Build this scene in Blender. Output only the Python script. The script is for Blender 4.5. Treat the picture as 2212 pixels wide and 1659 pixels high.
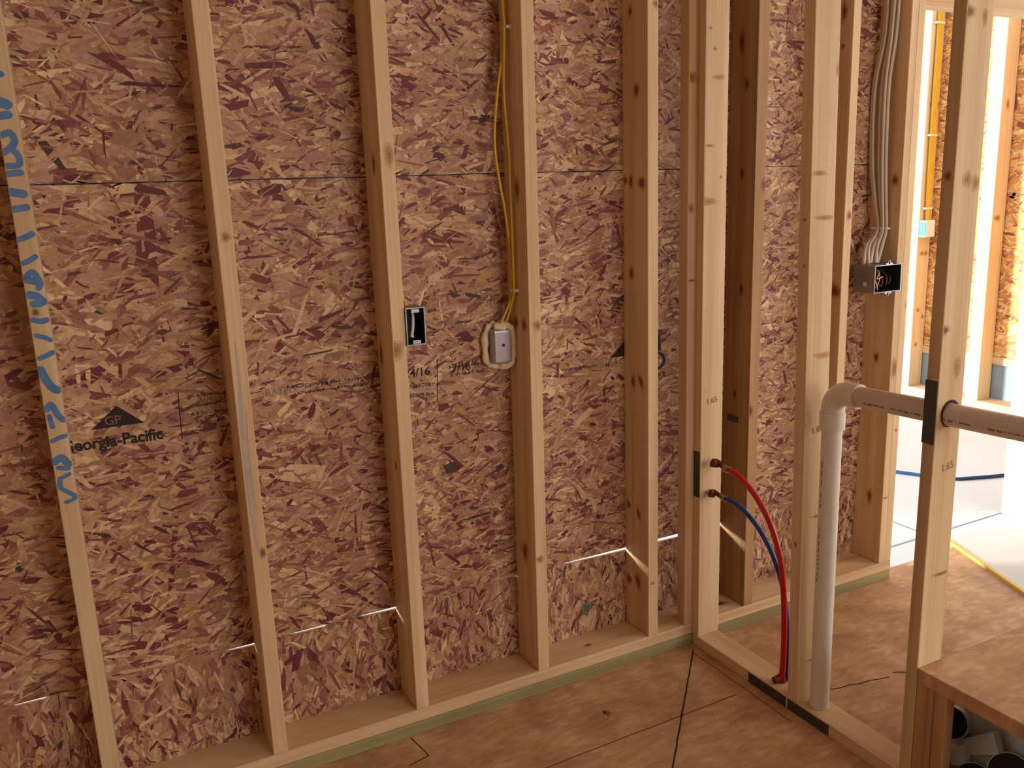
import bpy, bmesh, math, random
import numpy as np
from mathutils import Vector, Matrix

for o in list(bpy.data.objects): bpy.data.objects.remove(o, do_unlink=True)
SC = bpy.context.scene
COL = SC.collection

# ------------------------------------------------------------------ camera
F_PX = 1859.12
cam = bpy.data.cameras.new('camera'); cam.sensor_fit = 'HORIZONTAL'; cam.sensor_width = 36
cam.lens = F_PX / 2212 * 36; cam.clip_start = 0.02; cam.clip_end = 200
co = bpy.data.objects.new('camera', cam); COL.objects.link(co)
co.location = (0.51978, -2.23899, 1.51372)
co.rotation_euler = (1.3528147, 0.0354087, -0.4770348)
SC.camera = co

# ------------------------------------------------------------------ view / world / sun / window light
SC.view_settings.view_transform = 'Standard'; SC.view_settings.look = 'None'
SC.view_settings.gamma = 1; SC.view_settings.use_curve_mapping = False
SC.view_settings.exposure = 0.0

w = bpy.data.worlds.new('sky'); SC.world = w; w.use_nodes = True
bg = w.node_tree.nodes['Background']
bg.inputs[0].default_value = (0.76, 0.88, 1.0, 1); bg.inputs[1].default_value = 1.7

def light(name, kind, loc, direction, energy, color, **kw):
    l = bpy.data.lights.new(name, kind); l.energy = energy; l.color = color
    for k, v in kw.items(): setattr(l, k, v)
    o = bpy.data.objects.new(name, l); COL.objects.link(o); o.location = loc
    o.rotation_euler = Vector(direction).to_track_quat('-Z', 'Y').to_euler()
    return o
light('sun', 'SUN', (-3, 6, 4), (0.84, -0.54, -0.16), 9.0, (1.0, 0.95, 0.88), angle=0.16)
# daylight entering the room through its two window openings (behind the camera, and in the right-hand wall)
light('window_daylight', 'AREA', (5.80, -2.6, 1.6), (-1, 0.12, -0.05), 72, (1.0, 0.93, 0.86), shape='RECTANGLE', size=1.9, size_y=1.5)
light('window_daylight', 'AREA', (2.9, -4.95, 1.75), (-0.10, 1, -0.02), 60, (1.0, 0.93, 0.86), shape='RECTANGLE', size=2.2, size_y=1.3)

# ------------------------------------------------------------------ materials
def srgb(c):
    return tuple((x/12.92 if x <= 0.04045 else ((x+0.055)/1.055)**2.4) for x in c)
def S(r, g, b): return srgb((r/255, g/255, b/255))

def mat(name, color, rough=0.6, metal=0.0, spec=0.3, noise=0.0, nscale=20.0, bump=0.0, coat=0.0):
    m = bpy.data.materials.new(name); m.use_nodes = True
    n = m.node_tree.nodes; L = m.node_tree.links; b = n['Principled BSDF']
    b.inputs['Roughness'].default_value = rough; b.inputs['Metallic'].default_value = metal
    b.inputs['Specular IOR Level'].default_value = spec
    tc = n.new('ShaderNodeTexCoord'); nz = n.new('ShaderNodeTexNoise'); nz.inputs['Scale'].default_value = nscale
    nz.inputs['Detail'].default_value = 4; L.new(tc.outputs['Object'], nz.inputs['Vector'])
    mx = n.new('ShaderNodeMix'); mx.data_type = 'RGBA'
    mx.inputs[6].default_value = tuple(c*(1-noise) for c in color)+(1,)
    mx.inputs[7].default_value = tuple(min(1, c*(1+noise)) for c in color)+(1,)
    L.new(nz.outputs['Fac'], mx.inputs[0]); L.new(mx.outputs[2], b.inputs['Base Color'])
    if bump:
        bp = n.new('ShaderNodeBump'); bp.inputs['Strength'].default_value = bump; bp.inputs['Distance'].default_value = 0.002
        L.new(nz.outputs['Fac'], bp.inputs['Height']); L.new(bp.outputs[0], b.inputs['Normal'])
    return m

def wood(name, light_c, dark_c, axis, grain=1.0, mottled=None):
    """softwood: fine grain stretched along `axis`, slow colour drift; a colour attribute carries knots and marks"""
    m = bpy.data.materials.new(name); m.use_nodes = True
    n = m.node_tree.nodes; L = m.node_tree.links; b = n['Principled BSDF']
    b.inputs['Roughness'].default_value = 0.62; b.inputs['Specular IOR Level'].default_value = 0.22
    tc = n.new('ShaderNodeTexCoord'); oi = n.new('ShaderNodeObjectInfo')
    ml = n.new('ShaderNodeMath'); ml.operation = 'MULTIPLY'; ml.inputs[1].default_value = 37.0
    L.new(oi.outputs['Random'], ml.inputs[0])
    ad = n.new('ShaderNodeVectorMath'); ad.operation = 'ADD'
    L.new(tc.outputs['Object'], ad.inputs[0]); L.new(ml.outputs[0], ad.inputs[1])
    def layer(sc_long, sc_cross, detail, dist=0.0):
        mp = n.new('ShaderNodeMapping'); s = [sc_cross]*3; s[axis] = sc_long
        mp.inputs['Scale'].default_value = s; L.new(ad.outputs[0], mp.inputs['Vector'])
        nz = n.new('ShaderNodeTexNoise'); nz.inputs['Scale'].default_value = 1; nz.inputs['Detail'].default_value = detail
        nz.inputs['Distortion'].default_value = dist; L.new(mp.outputs[0], nz.inputs['Vector']); return nz
    g1 = layer(1.5, 150, 3, 0.3); g2 = layer(0.8, 22, 2, 0.4); g3 = layer(2.2, 3.0, 2)
    def ramp(src, a, bq):
        r = n.new('ShaderNodeMapRange'); r.inputs['From Min'].default_value = a; r.inputs['From Max'].default_value = bq
        L.new(src.outputs['Fac'], r.inputs['Value']); return r
    r1, r2, r3 = ramp(g1, .3, .7), ramp(g2, .35, .65), ramp(g3, .3, .7)
    mA = n.new('ShaderNodeMix'); mA.data_type = 'RGBA'
    mA.inputs[6].default_value = light_c+(1,); mA.inputs[7].default_value = dark_c+(1,)
    s1 = n.new('ShaderNodeMath'); s1.operation = 'MULTIPLY'; s1.inputs[1].default_value = .30*grain; L.new(r1.outputs[0], s1.inputs[0])
    s2 = n.new('ShaderNodeMath'); s2.operation = 'MULTIPLY_ADD'; s2.inputs[1].default_value = .45*grain; L.new(r2.outputs[0], s2.inputs[0]); L.new(s1.outputs[0], s2.inputs[2])
    s3 = n.new('ShaderNodeMath'); s3.operation = 'MULTIPLY_ADD'; s3.inputs[1].default_value = .30; L.new(r3.outputs[0], s3.inputs[0]); L.new(s2.outputs[0], s3.inputs[2])
    s3.use_clamp = True
    L.new(s3.outputs[0], mA.inputs[0])
    at = n.new('ShaderNodeAttribute'); at.attribute_name = 'Col'
    mu = n.new('ShaderNodeMix'); mu.data_type = 'RGBA'; mu.blend_type = 'MULTIPLY'; mu.inputs[0].default_value = 1
    L.new(mA.outputs[2], mu.inputs[6]); L.new(at.outputs['Color'], mu.inputs[7])
    L.new(mu.outputs[2], b.inputs['Base Color'])
    bp = n.new('ShaderNodeBump'); bp.inputs['Strength'].default_value = .15; bp.inputs['Distance'].default_value = .001
    L.new(g1.outputs['Fac'], bp.inputs['Height']); L.new(bp.outputs[0], b.inputs['Normal'])
    return m

LW, DW = S(226, 200, 160), S(194, 156, 116)
W_Z = wood('spruce_upright', LW, DW, 2)
W_X = wood('spruce_lengthways', LW, DW, 0)
W_Y = wood('spruce_crossways', LW, DW, 1)
WP_Z = wood('pale_spruce_upright', S(230, 208, 170), S(202, 170, 128), 2)
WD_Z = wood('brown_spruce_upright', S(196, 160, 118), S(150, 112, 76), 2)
TREATED = wood('treated_green_lumber', S(176, 168, 118), S(132, 122, 84), 0)

def attr_mat(name, rough, nscale, amt, bump=0.2, spec=.25):
    """colour comes from the face colour attribute (one colour for each wood strand), broken by fine noise"""
    m = bpy.data.materials.new(name); m.use_nodes = True
    n = m.node_tree.nodes; L = m.node_tree.links; b = n['Principled BSDF']
    b.inputs['Roughness'].default_value = rough; b.inputs['Specular IOR Level'].default_value = spec
    at = n.new('ShaderNodeAttribute'); at.attribute_name = 'Col'
    tc = n.new('ShaderNodeTexCoord'); nz = n.new('ShaderNodeTexNoise'); nz.inputs['Scale'].default_value = nscale; nz.inputs['Detail'].default_value = 3
    L.new(tc.outputs['Object'], nz.inputs['Vector'])
    mr = n.new('ShaderNodeMapRange'); mr.inputs['From Min'].default_value = .3; mr.inputs['From Max'].default_value = .7
    mr.inputs['To Min'].default_value = 1-amt; mr.inputs['To Max'].default_value = 1+amt; L.new(nz.outputs['Fac'], mr.inputs['Value'])
    vm = n.new('ShaderNodeVectorMath'); vm.operation = 'SCALE'; L.new(at.outputs['Color'], vm.inputs[0]); L.new(mr.outputs[0], vm.inputs['Scale'])
    L.new(vm.outputs[0], b.inputs['Base Color'])
    bp = n.new('ShaderNodeBump'); bp.inputs['Strength'].default_value = bump; bp.inputs['Distance'].default_value = .001
    L.new(nz.outputs['Fac'], bp.inputs['Height']); L.new(bp.outputs[0], b.inputs['Normal'])
    return m
OSB = attr_mat('strand_board', .58, 90, .16)

def osb_floor(name):
    m = bpy.data.materials.new(name); m.use_nodes = True
    n = m.node_tree.nodes; L = m.node_tree.links; b = n['Principled BSDF']; b.inputs['Roughness'].default_value = .6
    b.inputs['Specular IOR Level'].default_value = .25
    tc = n.new('ShaderNodeTexCoord')
    base = None
    def vor(rot, sx, sy, seed):
        mp = n.new('ShaderNodeMapping'); mp.inputs['Rotation'].default_value = (0, 0, rot); mp.inputs['Scale'].default_value = (sx, sy, 1)
        mp.inputs['Location'].default_value = (seed, seed*1.7, 0); L.new(tc.outputs['Object'], mp.inputs['Vector'])
        v = n.new('ShaderNodeTexVoronoi'); v.voronoi_dimensions = '2D'; v.inputs['Scale'].default_value = 1; L.new(mp.outputs[0], v.inputs['Vector'])
        sp = n.new('ShaderNodeSeparateColor'); L.new(v.outputs['Color'], sp.inputs[0]); return sp.outputs[0]
    acc = None
    for rot, sx, sy, s in ((.3, 24, 60, 3.1), (-.7, 26, 70, 9.7), (1.2, 30, 66, 21.3), (2.2, 28, 80, 33.9)):
        o_ = vor(rot, sx, sy, s)
        if acc is None: acc = o_
        else:
            a = n.new('ShaderNodeMath'); a.operation = 'ADD'; L.new(acc, a.inputs[0]); L.new(o_, a.inputs[1]); acc = a.outputs[0]
    nz = n.new('ShaderNodeTexNoise'); nz.inputs['Scale'].default_value = 7; nz.inputs['Detail'].default_value = 8; L.new(tc.outputs['Object'], nz.inputs['Vector'])
    a = n.new('ShaderNodeMath'); a.operation = 'MULTIPLY_ADD'; a.inputs[1].default_value = 9.0; L.new(nz.outputs['Fac'], a.inputs[0]); L.new(acc, a.inputs[2])
    cr = n.new('ShaderNodeValToRGB'); cr.color_ramp.elements[0].position = .34; cr.color_ramp.elements[1].position = .68
    cr.color_ramp.elements[0].color = S(162, 126, 98)+(1,); cr.color_ramp.elements[1].color = S(206, 170, 132)+(1,)
    e = cr.color_ramp.elements.new(.5); e.color = S(186, 143, 106)+(1,)
    dv = n.new('ShaderNodeMath'); dv.operation = 'DIVIDE'; dv.inputs[1].default_value = 13.0; L.new(a.outputs[0], dv.inputs[0])
    L.new(dv.outputs[0], cr.inputs[0]); L.new(cr.outputs[0], b.inputs['Base Color'])
    bp = n.new('ShaderNodeBump'); bp.inputs['Strength'].default_value = .05; bp.inputs['Distance'].default_value = .001
    L.new(dv.outputs[0], bp.inputs['Height']); L.new(bp.outputs[0], b.inputs['Normal'])
    return m
FLOOR_OSB = osb_floor('sanded_subfloor_board')
CONC = mat('concrete_slab', S(196, 200, 200), .85, noise=.10, nscale=3, bump=.15)
STEM = mat('foundation_concrete', S(140, 156, 164), .9, noise=.18, nscale=14, bump=.3)
GYP = mat('pale_grey_board', S(206, 200, 192), .8, noise=.05, nscale=9)
GALV = mat('sheen_galvanised_steel', S(214, 232, 238), .32, .1, .7, noise=.12, nscale=60)  # near-white colour paints the bright sheen onto the duct flap
GALV_D = mat('dull_galvanised_steel', S(186, 196, 196), .5, .1, .5, noise=.2, nscale=50)  # for the duct, lightened in place of light under the deck
PLATE = mat('dark_nail_plate_steel', S(84, 80, 66), .55, .6, .4, noise=.2, nscale=80)
PVC = mat('white_pvc', S(222, 216, 206), .35, 0, .5, noise=.03, nscale=12)
RED = mat('red_tubing', S(196, 22, 22), .35, 0, .5, noise=.05)
BLUE = mat('blue_tubing', S(30, 62, 150), .35, 0, .5, noise=.05)
COPPER = mat('copper', S(112, 58, 48), .5, .6, .5, noise=.2, nscale=120)
CRIMP = mat('crimp_ring_steel', S(150, 140, 136), .35, .9, .5)
YEL = mat('yellow_cable_sheath', S(214, 170, 44), .45, 0, .4, noise=.06)
WHT = mat('white_cable_sheath', S(206, 196, 184), .5, 0, .4, noise=.05)
STAPLE = mat('white_staple_plastic', S(230, 226, 218), .4, 0, .5)
FOAM = mat('cream_spray_foam', S(226, 208, 172), .85, 0, .2, noise=.08, nscale=40, bump=.8)
BOXD = mat('dark_box_inside', S(44, 50, 48), .6, .3, .4, noise=.2, nscale=40)
BOXS = mat('grey_steel_box', S(140, 138, 142), .4, .9, .5, noise=.15, nscale=60)
INK = mat('black_ink', S(52, 42, 40), .8, noise=.3, nscale=200)
INKG = mat('grey_stamp_ink', S(150, 126, 104), .8, noise=.3, nscale=200)
NAVY = mat('navy_chalk_line', S(50, 50, 62), .9, noise=.4, nscale=120)
REDL = mat('red_chalk_line', S(146, 72, 56), .9, noise=.3, nscale=60)
BLUEP = mat('blue_marker_paint', S(84, 118, 158), .7, noise=.35, nscale=60)
CHALK = mat('blue_grey_smear', S(172, 162, 152), .9, noise=.2, nscale=30)
DARK_LINE = mat('dark_brown_line', S(52, 34, 26), .9)
BLACK = mat('black_rubber', S(24, 24, 26), .5)
HOSE = mat('dark_blue_hose', S(28, 74, 120), .5)
MAROON = mat('maroon_wire', S(96, 30, 40), .5)
BEIGE = mat('bare_copper_wire', S(200, 150, 120), .4, .3)
YSTRIP = mat('yellow_wood_strip', S(216, 176, 84), .6, noise=.1)
STICK_B = mat('blue_sticker', S(70, 130, 190), .5)
FLEX = mat('black_duct_opening', S(20, 22, 24), .6)
GLASSM = mat('window_frame_white', S(230, 230, 228), .5)
WALLW = mat('bare_stud_wall_tone', S(196, 170, 140), .8, noise=.12, nscale=6)
CEIL = mat('ceiling_board', S(188, 168, 142), .8, noise=.1, nscale=4)

# ------------------------------------------------------------------ helpers
def link(name, me, m=None, parent=None):
    o = bpy.data.objects.new(name, me); COL.objects.link(o)
    if m is not None: me.materials.append(m)
    if parent is not None: o.parent = parent; o.matrix_parent_inverse = Matrix()
    return o
def tag(o, label=None, cat=None, group=None, kind=None):
    if label: o['label'] = label
    if cat: o['category'] = cat
    if group: o['group'] = group
    if kind: o['kind'] = kind
    return o
def empty(name, loc=(0, 0, 0)):
    o = bpy.data.objects.new(name, None); COL.objects.link(o); o.location = loc; o.empty_display_size = .05; return o

class MB:
    """collects shapes (optionally with a face colour) and links them as ONE mesh object"""
    def __init__(s): s.v = []; s.f = []; s.c = []; s.sm = []
    def add(s, vs, fs, col=(1, 1, 1), smooth=False):
        k = len(s.v); s.v += [tuple(p) for p in vs]; s.f += [tuple(i+k for i in f) for f in fs]
        s.c += [col]*len(fs); s.sm += [smooth]*len(fs)
    def box(s, x0, x1, y0, y1, z0, z1, col=(1, 1, 1)):
        s.hexa([(x0, y0, z0), (x1, y0, z0), (x1, y1, z0), (x0, y1, z0)], [(x0, y0, z1), (x1, y0, z1), (x1, y1, z1), (x0, y1, z1)], col)
    def hexa(s, a, b, col=(1, 1, 1)):
        s.add(a+b, [(3, 2, 1, 0), (4, 5, 6, 7), (0, 1, 5, 4), (1, 2, 6, 5), (2, 3, 7, 6), (3, 0, 4, 7)], col)
    def bev(s, a, b, r=.0025, col=(1, 1, 1), seg=2):
        bm = bmesh.new(); vs = [bm.verts.new(p) for p in a+b]
        for f in [(3, 2, 1, 0), (4, 5, 6, 7), (0, 1, 5, 4), (1, 2, 6, 5), (2, 3, 7, 6), (3, 0, 4, 7)]: bm.faces.new([vs[i] for i in f])
        bmesh.ops.bevel(bm, geom=bm.edges[:], offset=r, segments=seg, profile=.6, affect='EDGES')
        bm.verts.index_update()
        s.add([v.co[:] for v in bm.verts], [tuple(v.index for v in f.verts) for f in bm.faces], col); bm.free()
    def bbox(s, x0, x1, y0, y1, z0, z1, r=.0025, col=(1, 1, 1)):
        s.bev([(x0, y0, z0), (x1, y0, z0), (x1, y1, z0), (x0, y1, z0)], [(x0, y0, z1), (x1, y0, z1), (x1, y1, z1), (x0, y1, z1)], r, col)
    def tube(s, pts, r, n=12, caps=True, col=(1, 1, 1)):
        pts = [Vector(p) for p in pts]; m = len(pts); rs = r if isinstance(r, (list, tuple)) else [r]*m
        prev = None; rings = []
        for i, p in enumerate(pts):
            t = (pts[min(i+1, m-1)]-pts[max(i-1, 0)]).normalized()
            if prev is None:
                u = t.cross(Vector((0, 0, 1)) if abs(t.z) < .9 else Vector((1, 0, 0))).normalized()
            else:
                u = (prev-t*prev.dot(t)).normalized()
            v = t.cross(u); prev = u
            rings.append([p+(u*math.cos(a)+v*math.sin(a))*rs[i] for a in [2*math.pi*k/n for k in range(n)]])
        vs = [q[:] for R_ in rings for q in R_]; fs = []
        for i in range(m-1):
            for k in range(n): fs.append((i*n+k, i*n+(k+1) % n, (i+1)*n+(k+1) % n, (i+1)*n+k))
        s.add(vs, fs, col, True)
        if caps:
            s.add([q[:] for q in rings[0]], [tuple(range(n))[::-1]], col); s.add([q[:] for q in rings[-1]], [tuple(range(n))], col)
    def build(s, name, m, parent=None, merge=False):
        me = bpy.data.meshes.new(name); me.from_pydata(s.v, [], s.f)
        me.polygons.foreach_set('use_smooth', s.sm)
        a = me.attributes.new('Col', 'FLOAT_COLOR', 'FACE')
        a.data.foreach_set('color', [x for c in s.c for x in (c[0], c[1], c[2], 1.0)])
        me.update(); return link(name, me, m, parent)

def smooth_path(pts, k=6):
    """Catmull-Rom through points"""
    P = [Vector(p) for p in pts]; out = []
    for i in range(len(P)-1):
        p0 = P[max(i-1, 0)]; p1 = P[i]; p2 = P[i+1]; p3 = P[min(i+2, len(P)-1)]
        for j in range(k):
            t = j/k
            out.append(.5*((2*p1)+(p2-p0)*t+(2*p0-5*p1+4*p2-p3)*t*t+(3*p1-p0-3*p2+p3)*t**3))
    out.append(P[-1]); return [q[:] for q in out]

# a face frame: maps (u, v) on a face to 3-D, with an offset h out of the face
def face_y(y): return lambda u, v, h=0: (u, y-h, v)          # faces -y; u=x, v=z
def face_x(x): return lambda u, v, h=0: (x-h, u, v)          # faces -x; u=y, v=z
def face_z(z): return lambda u, v, h=0: (u, v, z+h)          # faces up; u=x, v=y

def knot(mb, fr, u, v, a, b, tint=(.42, .28, .22), tilt=0.0, halo=True, h=.0003, lim=None):
    rings = ([(1.9, (.86, .76, .66), 0), (1.35, (.68, .52, .42), .00006)] if halo else [])+[(1.0, tint, .00012), (.55, tuple(t*.7 for t in tint), .00018)]
    for sc, c, dh in rings:
        pts = []
        for k in range(14):
            t = 2*math.pi*k/14; rr = sc*(1+.10*math.sin(3*t+u*90)+.07*math.cos(5*t+v*70))
            x, y = a*rr*math.cos(t), b*rr*math.sin(t)
            U = u+x*math.cos(tilt)-y*math.sin(tilt)
            if lim: U = min(max(U, lim[0]), lim[1])
            pts.append(fr(U, v+x*math.sin(tilt)+y*math.cos(tilt), h+dh))
        mb.add(pts, [tuple(range(14))], c)

def ribbon(mb, fr, pts, wd, h=.0004, col=(1, 1, 1), th=None):
    """a flat painted or cut line of width wd following 2-D points on a face"""
    P = [Vector(p) for p in pts]; n = len(P); L_, R_ = [], []
    ws = wd if isinstance(wd, (list, tuple)) else [wd]*n
    for i in range(n):
        t = (P[min(i+1, n-1)]-P[max(i-1, 0)]).normalized(); q = Vector((-t.y, t.x))*ws[i]/2
        L_.append(P[i]+q); R_.append(P[i]-q)
    vs = [fr(q.x, q.y, h) for q in L_]+[fr(q.x, q.y, h) for q in R_]
    mb.add(vs, [(i, i+1, n+i+1, n+i) for i in range(n-1)], col)

def text(name, body, fr, u, v, size, m, parent, rot=0.0, bold=.0, shear=0, xs=1.0, align='LEFT'):
    cu = bpy.data.curves.new(name, 'FONT'); cu.body = body; cu.size = 1; cu.offset = bold; cu.align_x = align; cu.shear = shear
    cu.resolution_u = 3
    tmp = bpy.data.objects.new(name, cu); COL.objects.link(tmp)
    dg = bpy.context.evaluated_depsgraph_get(); me0 = bpy.data.meshes.new_from_object(tmp.evaluated_get(dg))
    bpy.data.objects.remove(tmp, do_unlink=True)
    mb = MB(); c, s_ = math.cos(rot), math.sin(rot)
    vs = []
    for q in me0.vertices:
        x, y = q.co.x*size*xs, q.co.y*size
        vs.append(fr(u+x*c-y*s_, v+x*s_+y*c, .0016))
    mb.add(vs, [tuple(p.vertices) for p in me0.polygons])
    bpy.data.meshes.remove(me0)
    return mb.build(name, m, parent)

# ------------------------------------------------------------------ dimensions of the place (metres)
D = 0.128            # stud depth of the sheathed wall: interior faces at y = -D, sheathing at y = 0
PX = 2.24            # near face of the partition
PX2 = 2.327          # far face of the partition
TOP = 2.50           # ceiling
DOOR0, DOOR1, HEAD = 3.206, 4.205, 2.10
GAP, SEAM = 0.3438, 1.5699
XS0, XE = -0.75, 5.86

# ------------------------------------------------------------------ sheathing made of pressed strands
PAL = np.array([S(200, 162, 120), S(186, 146, 108), S(174, 134, 98), S(160, 120, 90), S(214, 184, 138), S(182, 140, 116),
                S(152, 108, 90), S(132, 86, 74), S(116, 66, 60), S(104, 56, 56), S(144, 96, 74), S(186, 156, 96), S(84, 66, 52)])
WTS = np.array([.16, .15, .14, .12, .11, .12, .075, .055, .05, .04, .035, .03, .006])
GOLD_LIT = np.array([S(236, 190, 118), S(226, 172, 98), S(212, 152, 84), S(200, 140, 80), S(244, 208, 140), S(226, 170, 110),
                 S(206, 150, 96), S(184, 120, 76), S(170, 104, 66), S(150, 84, 60), S(190, 128, 80), S(232, 190, 100), S(120, 84, 56)]); WTS = WTS/WTS.sum()  # golden strands: brighter copy with warm outdoor light painted into the far sheathing
PAL = PAL*np.where(np.arange(len(PAL))[:, None] < 6, np.array([[.96, .95, 1.04]]), np.array([[.96, .84, .92]])); PAL[11] *= .95
def strands(rng, u0, u1, v0, v1, per_m2, vertical=False, pal=None, big=1.0):
    pal = PAL if pal is None else pal
    A = (u1-u0)*(v1-v0); out = []
    for frac, Lm, Ls, Wm, Ws, dark in ((.20, .085, .38, .026, .42, .7), (.40, .055, .42, .0140, .45, 1.0), (.40, .038, .45, .0062, .5, 1.35)):
        n = int(A*per_m2*frac)
        L_ = Lm*big*np.exp(rng.normal(0, Ls, n)); W_ = Wm*big*np.exp(rng.normal(0, Ws, n)); W_ = np.minimum(W_, L_*.6)
        ang = rng.normal(0, .50, n)+(math.pi/2 if vertical else 0)
        wild = rng.random(n) < .16; ang[wild] = rng.uniform(0, math.pi, wild.sum())
        cx, cy = rng.uniform(u0, u1, n), rng.uniform(v0, v1, n)
        w_ = WTS.copy(); w_[6:] *= dark; w_ /= w_.sum()
        c = pal[rng.choice(len(PAL), n, p=w_)]*rng.uniform(.86, 1.12, (n, 1))
        out.append((cx, cy, L_, W_, ang, c))
    return [np.concatenate([o[i] for o in out]) for i in range(6)]
def strand_sheet(name, parent, fr, u0, u1, v0, v1, th, seed, per_m2=6000, vertical=False, top=None, big=1.0, pal=None):
    """one sheathing sheet: a slab `th` thick with its strands pressed into the room-side face. top: list of (u, v) for a worn upper edge"""
    rng = np.random.default_rng(seed)
    prof = top or [(u0, v1), (u1, v1)]
    tu = np.array([p[0] for p in prof]); tv = np.array([p[1] for p in prof])
    mb = MB()
    base = tuple(PAL[2])
    for (a, va), (b, vb) in zip(prof[:-1], prof[1:]):
        q = [fr(a, v0, 0), fr(b, v0, 0), fr(b, v0, -th), fr(a, v0, -th)]; q2 = [fr(a, va, 0), fr(b, vb, 0), fr(b, vb, -th), fr(a, va, -th)]
        mb.hexa(q, q2, base)
    cx, cy, L_, W_, ang, c = strands(rng, u0, u1, v0, v1, per_m2, vertical, pal, big)
    n = len(cx)
    T = np.array([(-.5, -.42), (-.38, .46), (.08, .5), (.46, .38), (.5, -.30), (-.02, -.5)])
    P = T[None]*np.ones((n, 1, 1)); P = P+rng.uniform(-.16, .16, P.shape)
    x = P[..., 0]*L_[:, None]; y = P[..., 1]*W_[:, None]
    X = cx[:, None]+x*np.cos(ang)[:, None]-y*np.sin(ang)[:, None]; Y = cy[:, None]+x*np.sin(ang)[:, None]+y*np.cos(ang)[:, None]
    X = np.clip(X, u0+.0005, u1-.0005); Y = np.maximum(Y, v0+.0005); Y = np.minimum(Y, np.interp(X, tu, tv)-.0004)
    h = .00015+.00115*(np.arange(n)/n*.75+.25*rng.random(n))
    vs = []
    for i in range(n):
        hi = h[i]
        for k in range(6): vs.append(fr(X[i, k], Y[i, k], hi))
    k0 = len(mb.v); mb.v += vs
    mb.f += [tuple(k0+6*i+k for k in range(6)) for i in range(n)]
    mb.c += [tuple(q) for q in c]; mb.sm += [False]*n
    return mb.build(name, OSB, parent)

wall = tag(empty('wall_back', (0, 0, 0)), 'strand board sheathing of the back wall behind the studs', kind='structure')
FB = face_y(0.0)
upper = strand_sheet('sheathing_sheet', wall, FB, XS0, DOOR0, SEAM, TOP, .011, 11)
upper['label'] = 'upper strand board sheet above the dark seam'
mid = strand_sheet('sheathing_sheet', wall, FB, XS0, DOOR0, GAP, SEAM, .011, 22)
mid['label'] = 'middle strand board sheet with black printing'
g = [(XS0, 0), (.10, .0), (.25, 0), (.27, .0045), (.33, .0055), (.345, 0), (.74, 0), (.78, .005), (.84, .0065), (.875, 0), (.905, .0), (.955, .005), (1.03, .006), (1.05, 0), (1.12, 0), (1.15, .005), (1.245, .0085), (1.27, .006), (1.33, 0),
     (1.60, 0), (1.65, .004), (1.70, 0), (1.80, 0), (1.83, .005), (1.95, .0085), (2.06, .010), (2.12, .009), (2.20, .011), (2.30, .012), (2.47, .013), (2.50, .0), (3.0, 0), (DOOR0, 0)]
strip = strand_sheet('sheathing_strip', wall, FB, XS0, DOOR0, 0.0, GAP, .007, 33, vertical=True, top=[(x, GAP-h) for x, h in g])
strip['label'] = 'bottom strip of strand board with upright strands below the daylight gap'
# dark seam, printing and logo on the middle sheet
mb = MB(); rs = random.Random(4)
xx = [XS0+i*.03 for i in range(int((3.14-XS0)/.03)+1)]
ribbon(mb, FB, [(x, SEAM+rs.uniform(-.0007, .0007)) for x in xx], [rs.uniform(.0018, .0038) for _ in xx], .0014)
mb.build('seam', NAVY, mid)
def tri(name, cx, zb, wd, ht, letters=True, clip=None):
    mb = MB(); mb.add([FB(cx-wd/2, zb, .00145), FB(cx+wd/2, zb, .00145), FB(cx+wd*.02, zb+ht, .00145)], [(0, 1, 2)]); t = mb.build(name, INK, mid)
    return t
tri('printed_triangle', .580, .9965, .118, .051)
t = text('printed_letters', 'GP', FB, .551, 1.003, .030, mat('strand_tone_letters', S(132, 100, 82), .7), mid, bold=.004)
text('printed_name', 'Georgia-Pacific', FB, .452, .950, .0400, INK, mid, bold=.030, xs=.93)
mb = MB(); ribbon(mb, FB, [(.724, 1.062), (.721, .942)], .0022, .0015); mb.build('printed_rule', INK, mid)
def smudge(rows, seed):
    r = random.Random(seed); mb = MB()
    for u0, u1, v, hh in rows:
        u = u0
        while u < u1:
            L_ = r.uniform(.003, .012)
            ribbon(mb, FB, [(u, v+r.uniform(-.002, .002)), (u+L_*.5, v+r.uniform(-.3, .3)*hh), (u+L_, v+r.uniform(-.4, .4)*hh)], r.uniform(.0018, .004), .0015)
            if r.random() < .5: ribbon(mb, FB, [(u, v-hh/2), (u+.001, v+hh/2)], .002, .0015)
            if r.random() < .6: ribbon(mb, FB, [(u+.002, v+hh*.5), (u+L_*.9, v+r.uniform(-.1, .6)*hh)], r.uniform(.002, .004), .0016)
            u += L_+r.uniform(0, .003)
    return mb.build('printed_smudge', bpy.data.materials.get('worn_ink') or mat('worn_ink', S(98, 76, 66), .8), mid)
smudge([(.745, .855, 1.045, .012), (.745, .86, 1.022, .010), (.75, .86, 1.0, .010), (.76, .87, .978, .010), (.74, .85, .958, .008)], 3)
smudge([(.99, 1.25, 1.035, .012), (1.02, 1.22, 1.018, .008), (1.312, 1.40, .992, .012), (1.32, 1.40, .965, .012), (1.455, 1.57, 1.032, .012), (1.46, 1.57, 1.010, .010)], 5)
smudge([(1.83, 1.95, .978, .008)], 8)
mb = MB(); ribbon(mb, FB, [(.885, 1.033), (.925, 1.036)], .002, .0015); ribbon(mb, FB, [(1.420, 1.062), (1.413, .940)], .0022, .0015); mb.build('printed_rule', INK, mid)
text('printed_number', '24/16', FB, 1.318, 1.020, .034, INK, mid, bold=.012)
text('printed_number', '7/16', FB, 1.462, 1.018, .034, INK, mid, bold=.008)
text('printed_word', 'RATED', FB, .935, 1.022, .026, INKG, mid, bold=.008)
text('printed_word', 'FAMILY', FB, 1.955, .968, .026, INKG, mid, bold=.006)
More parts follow.
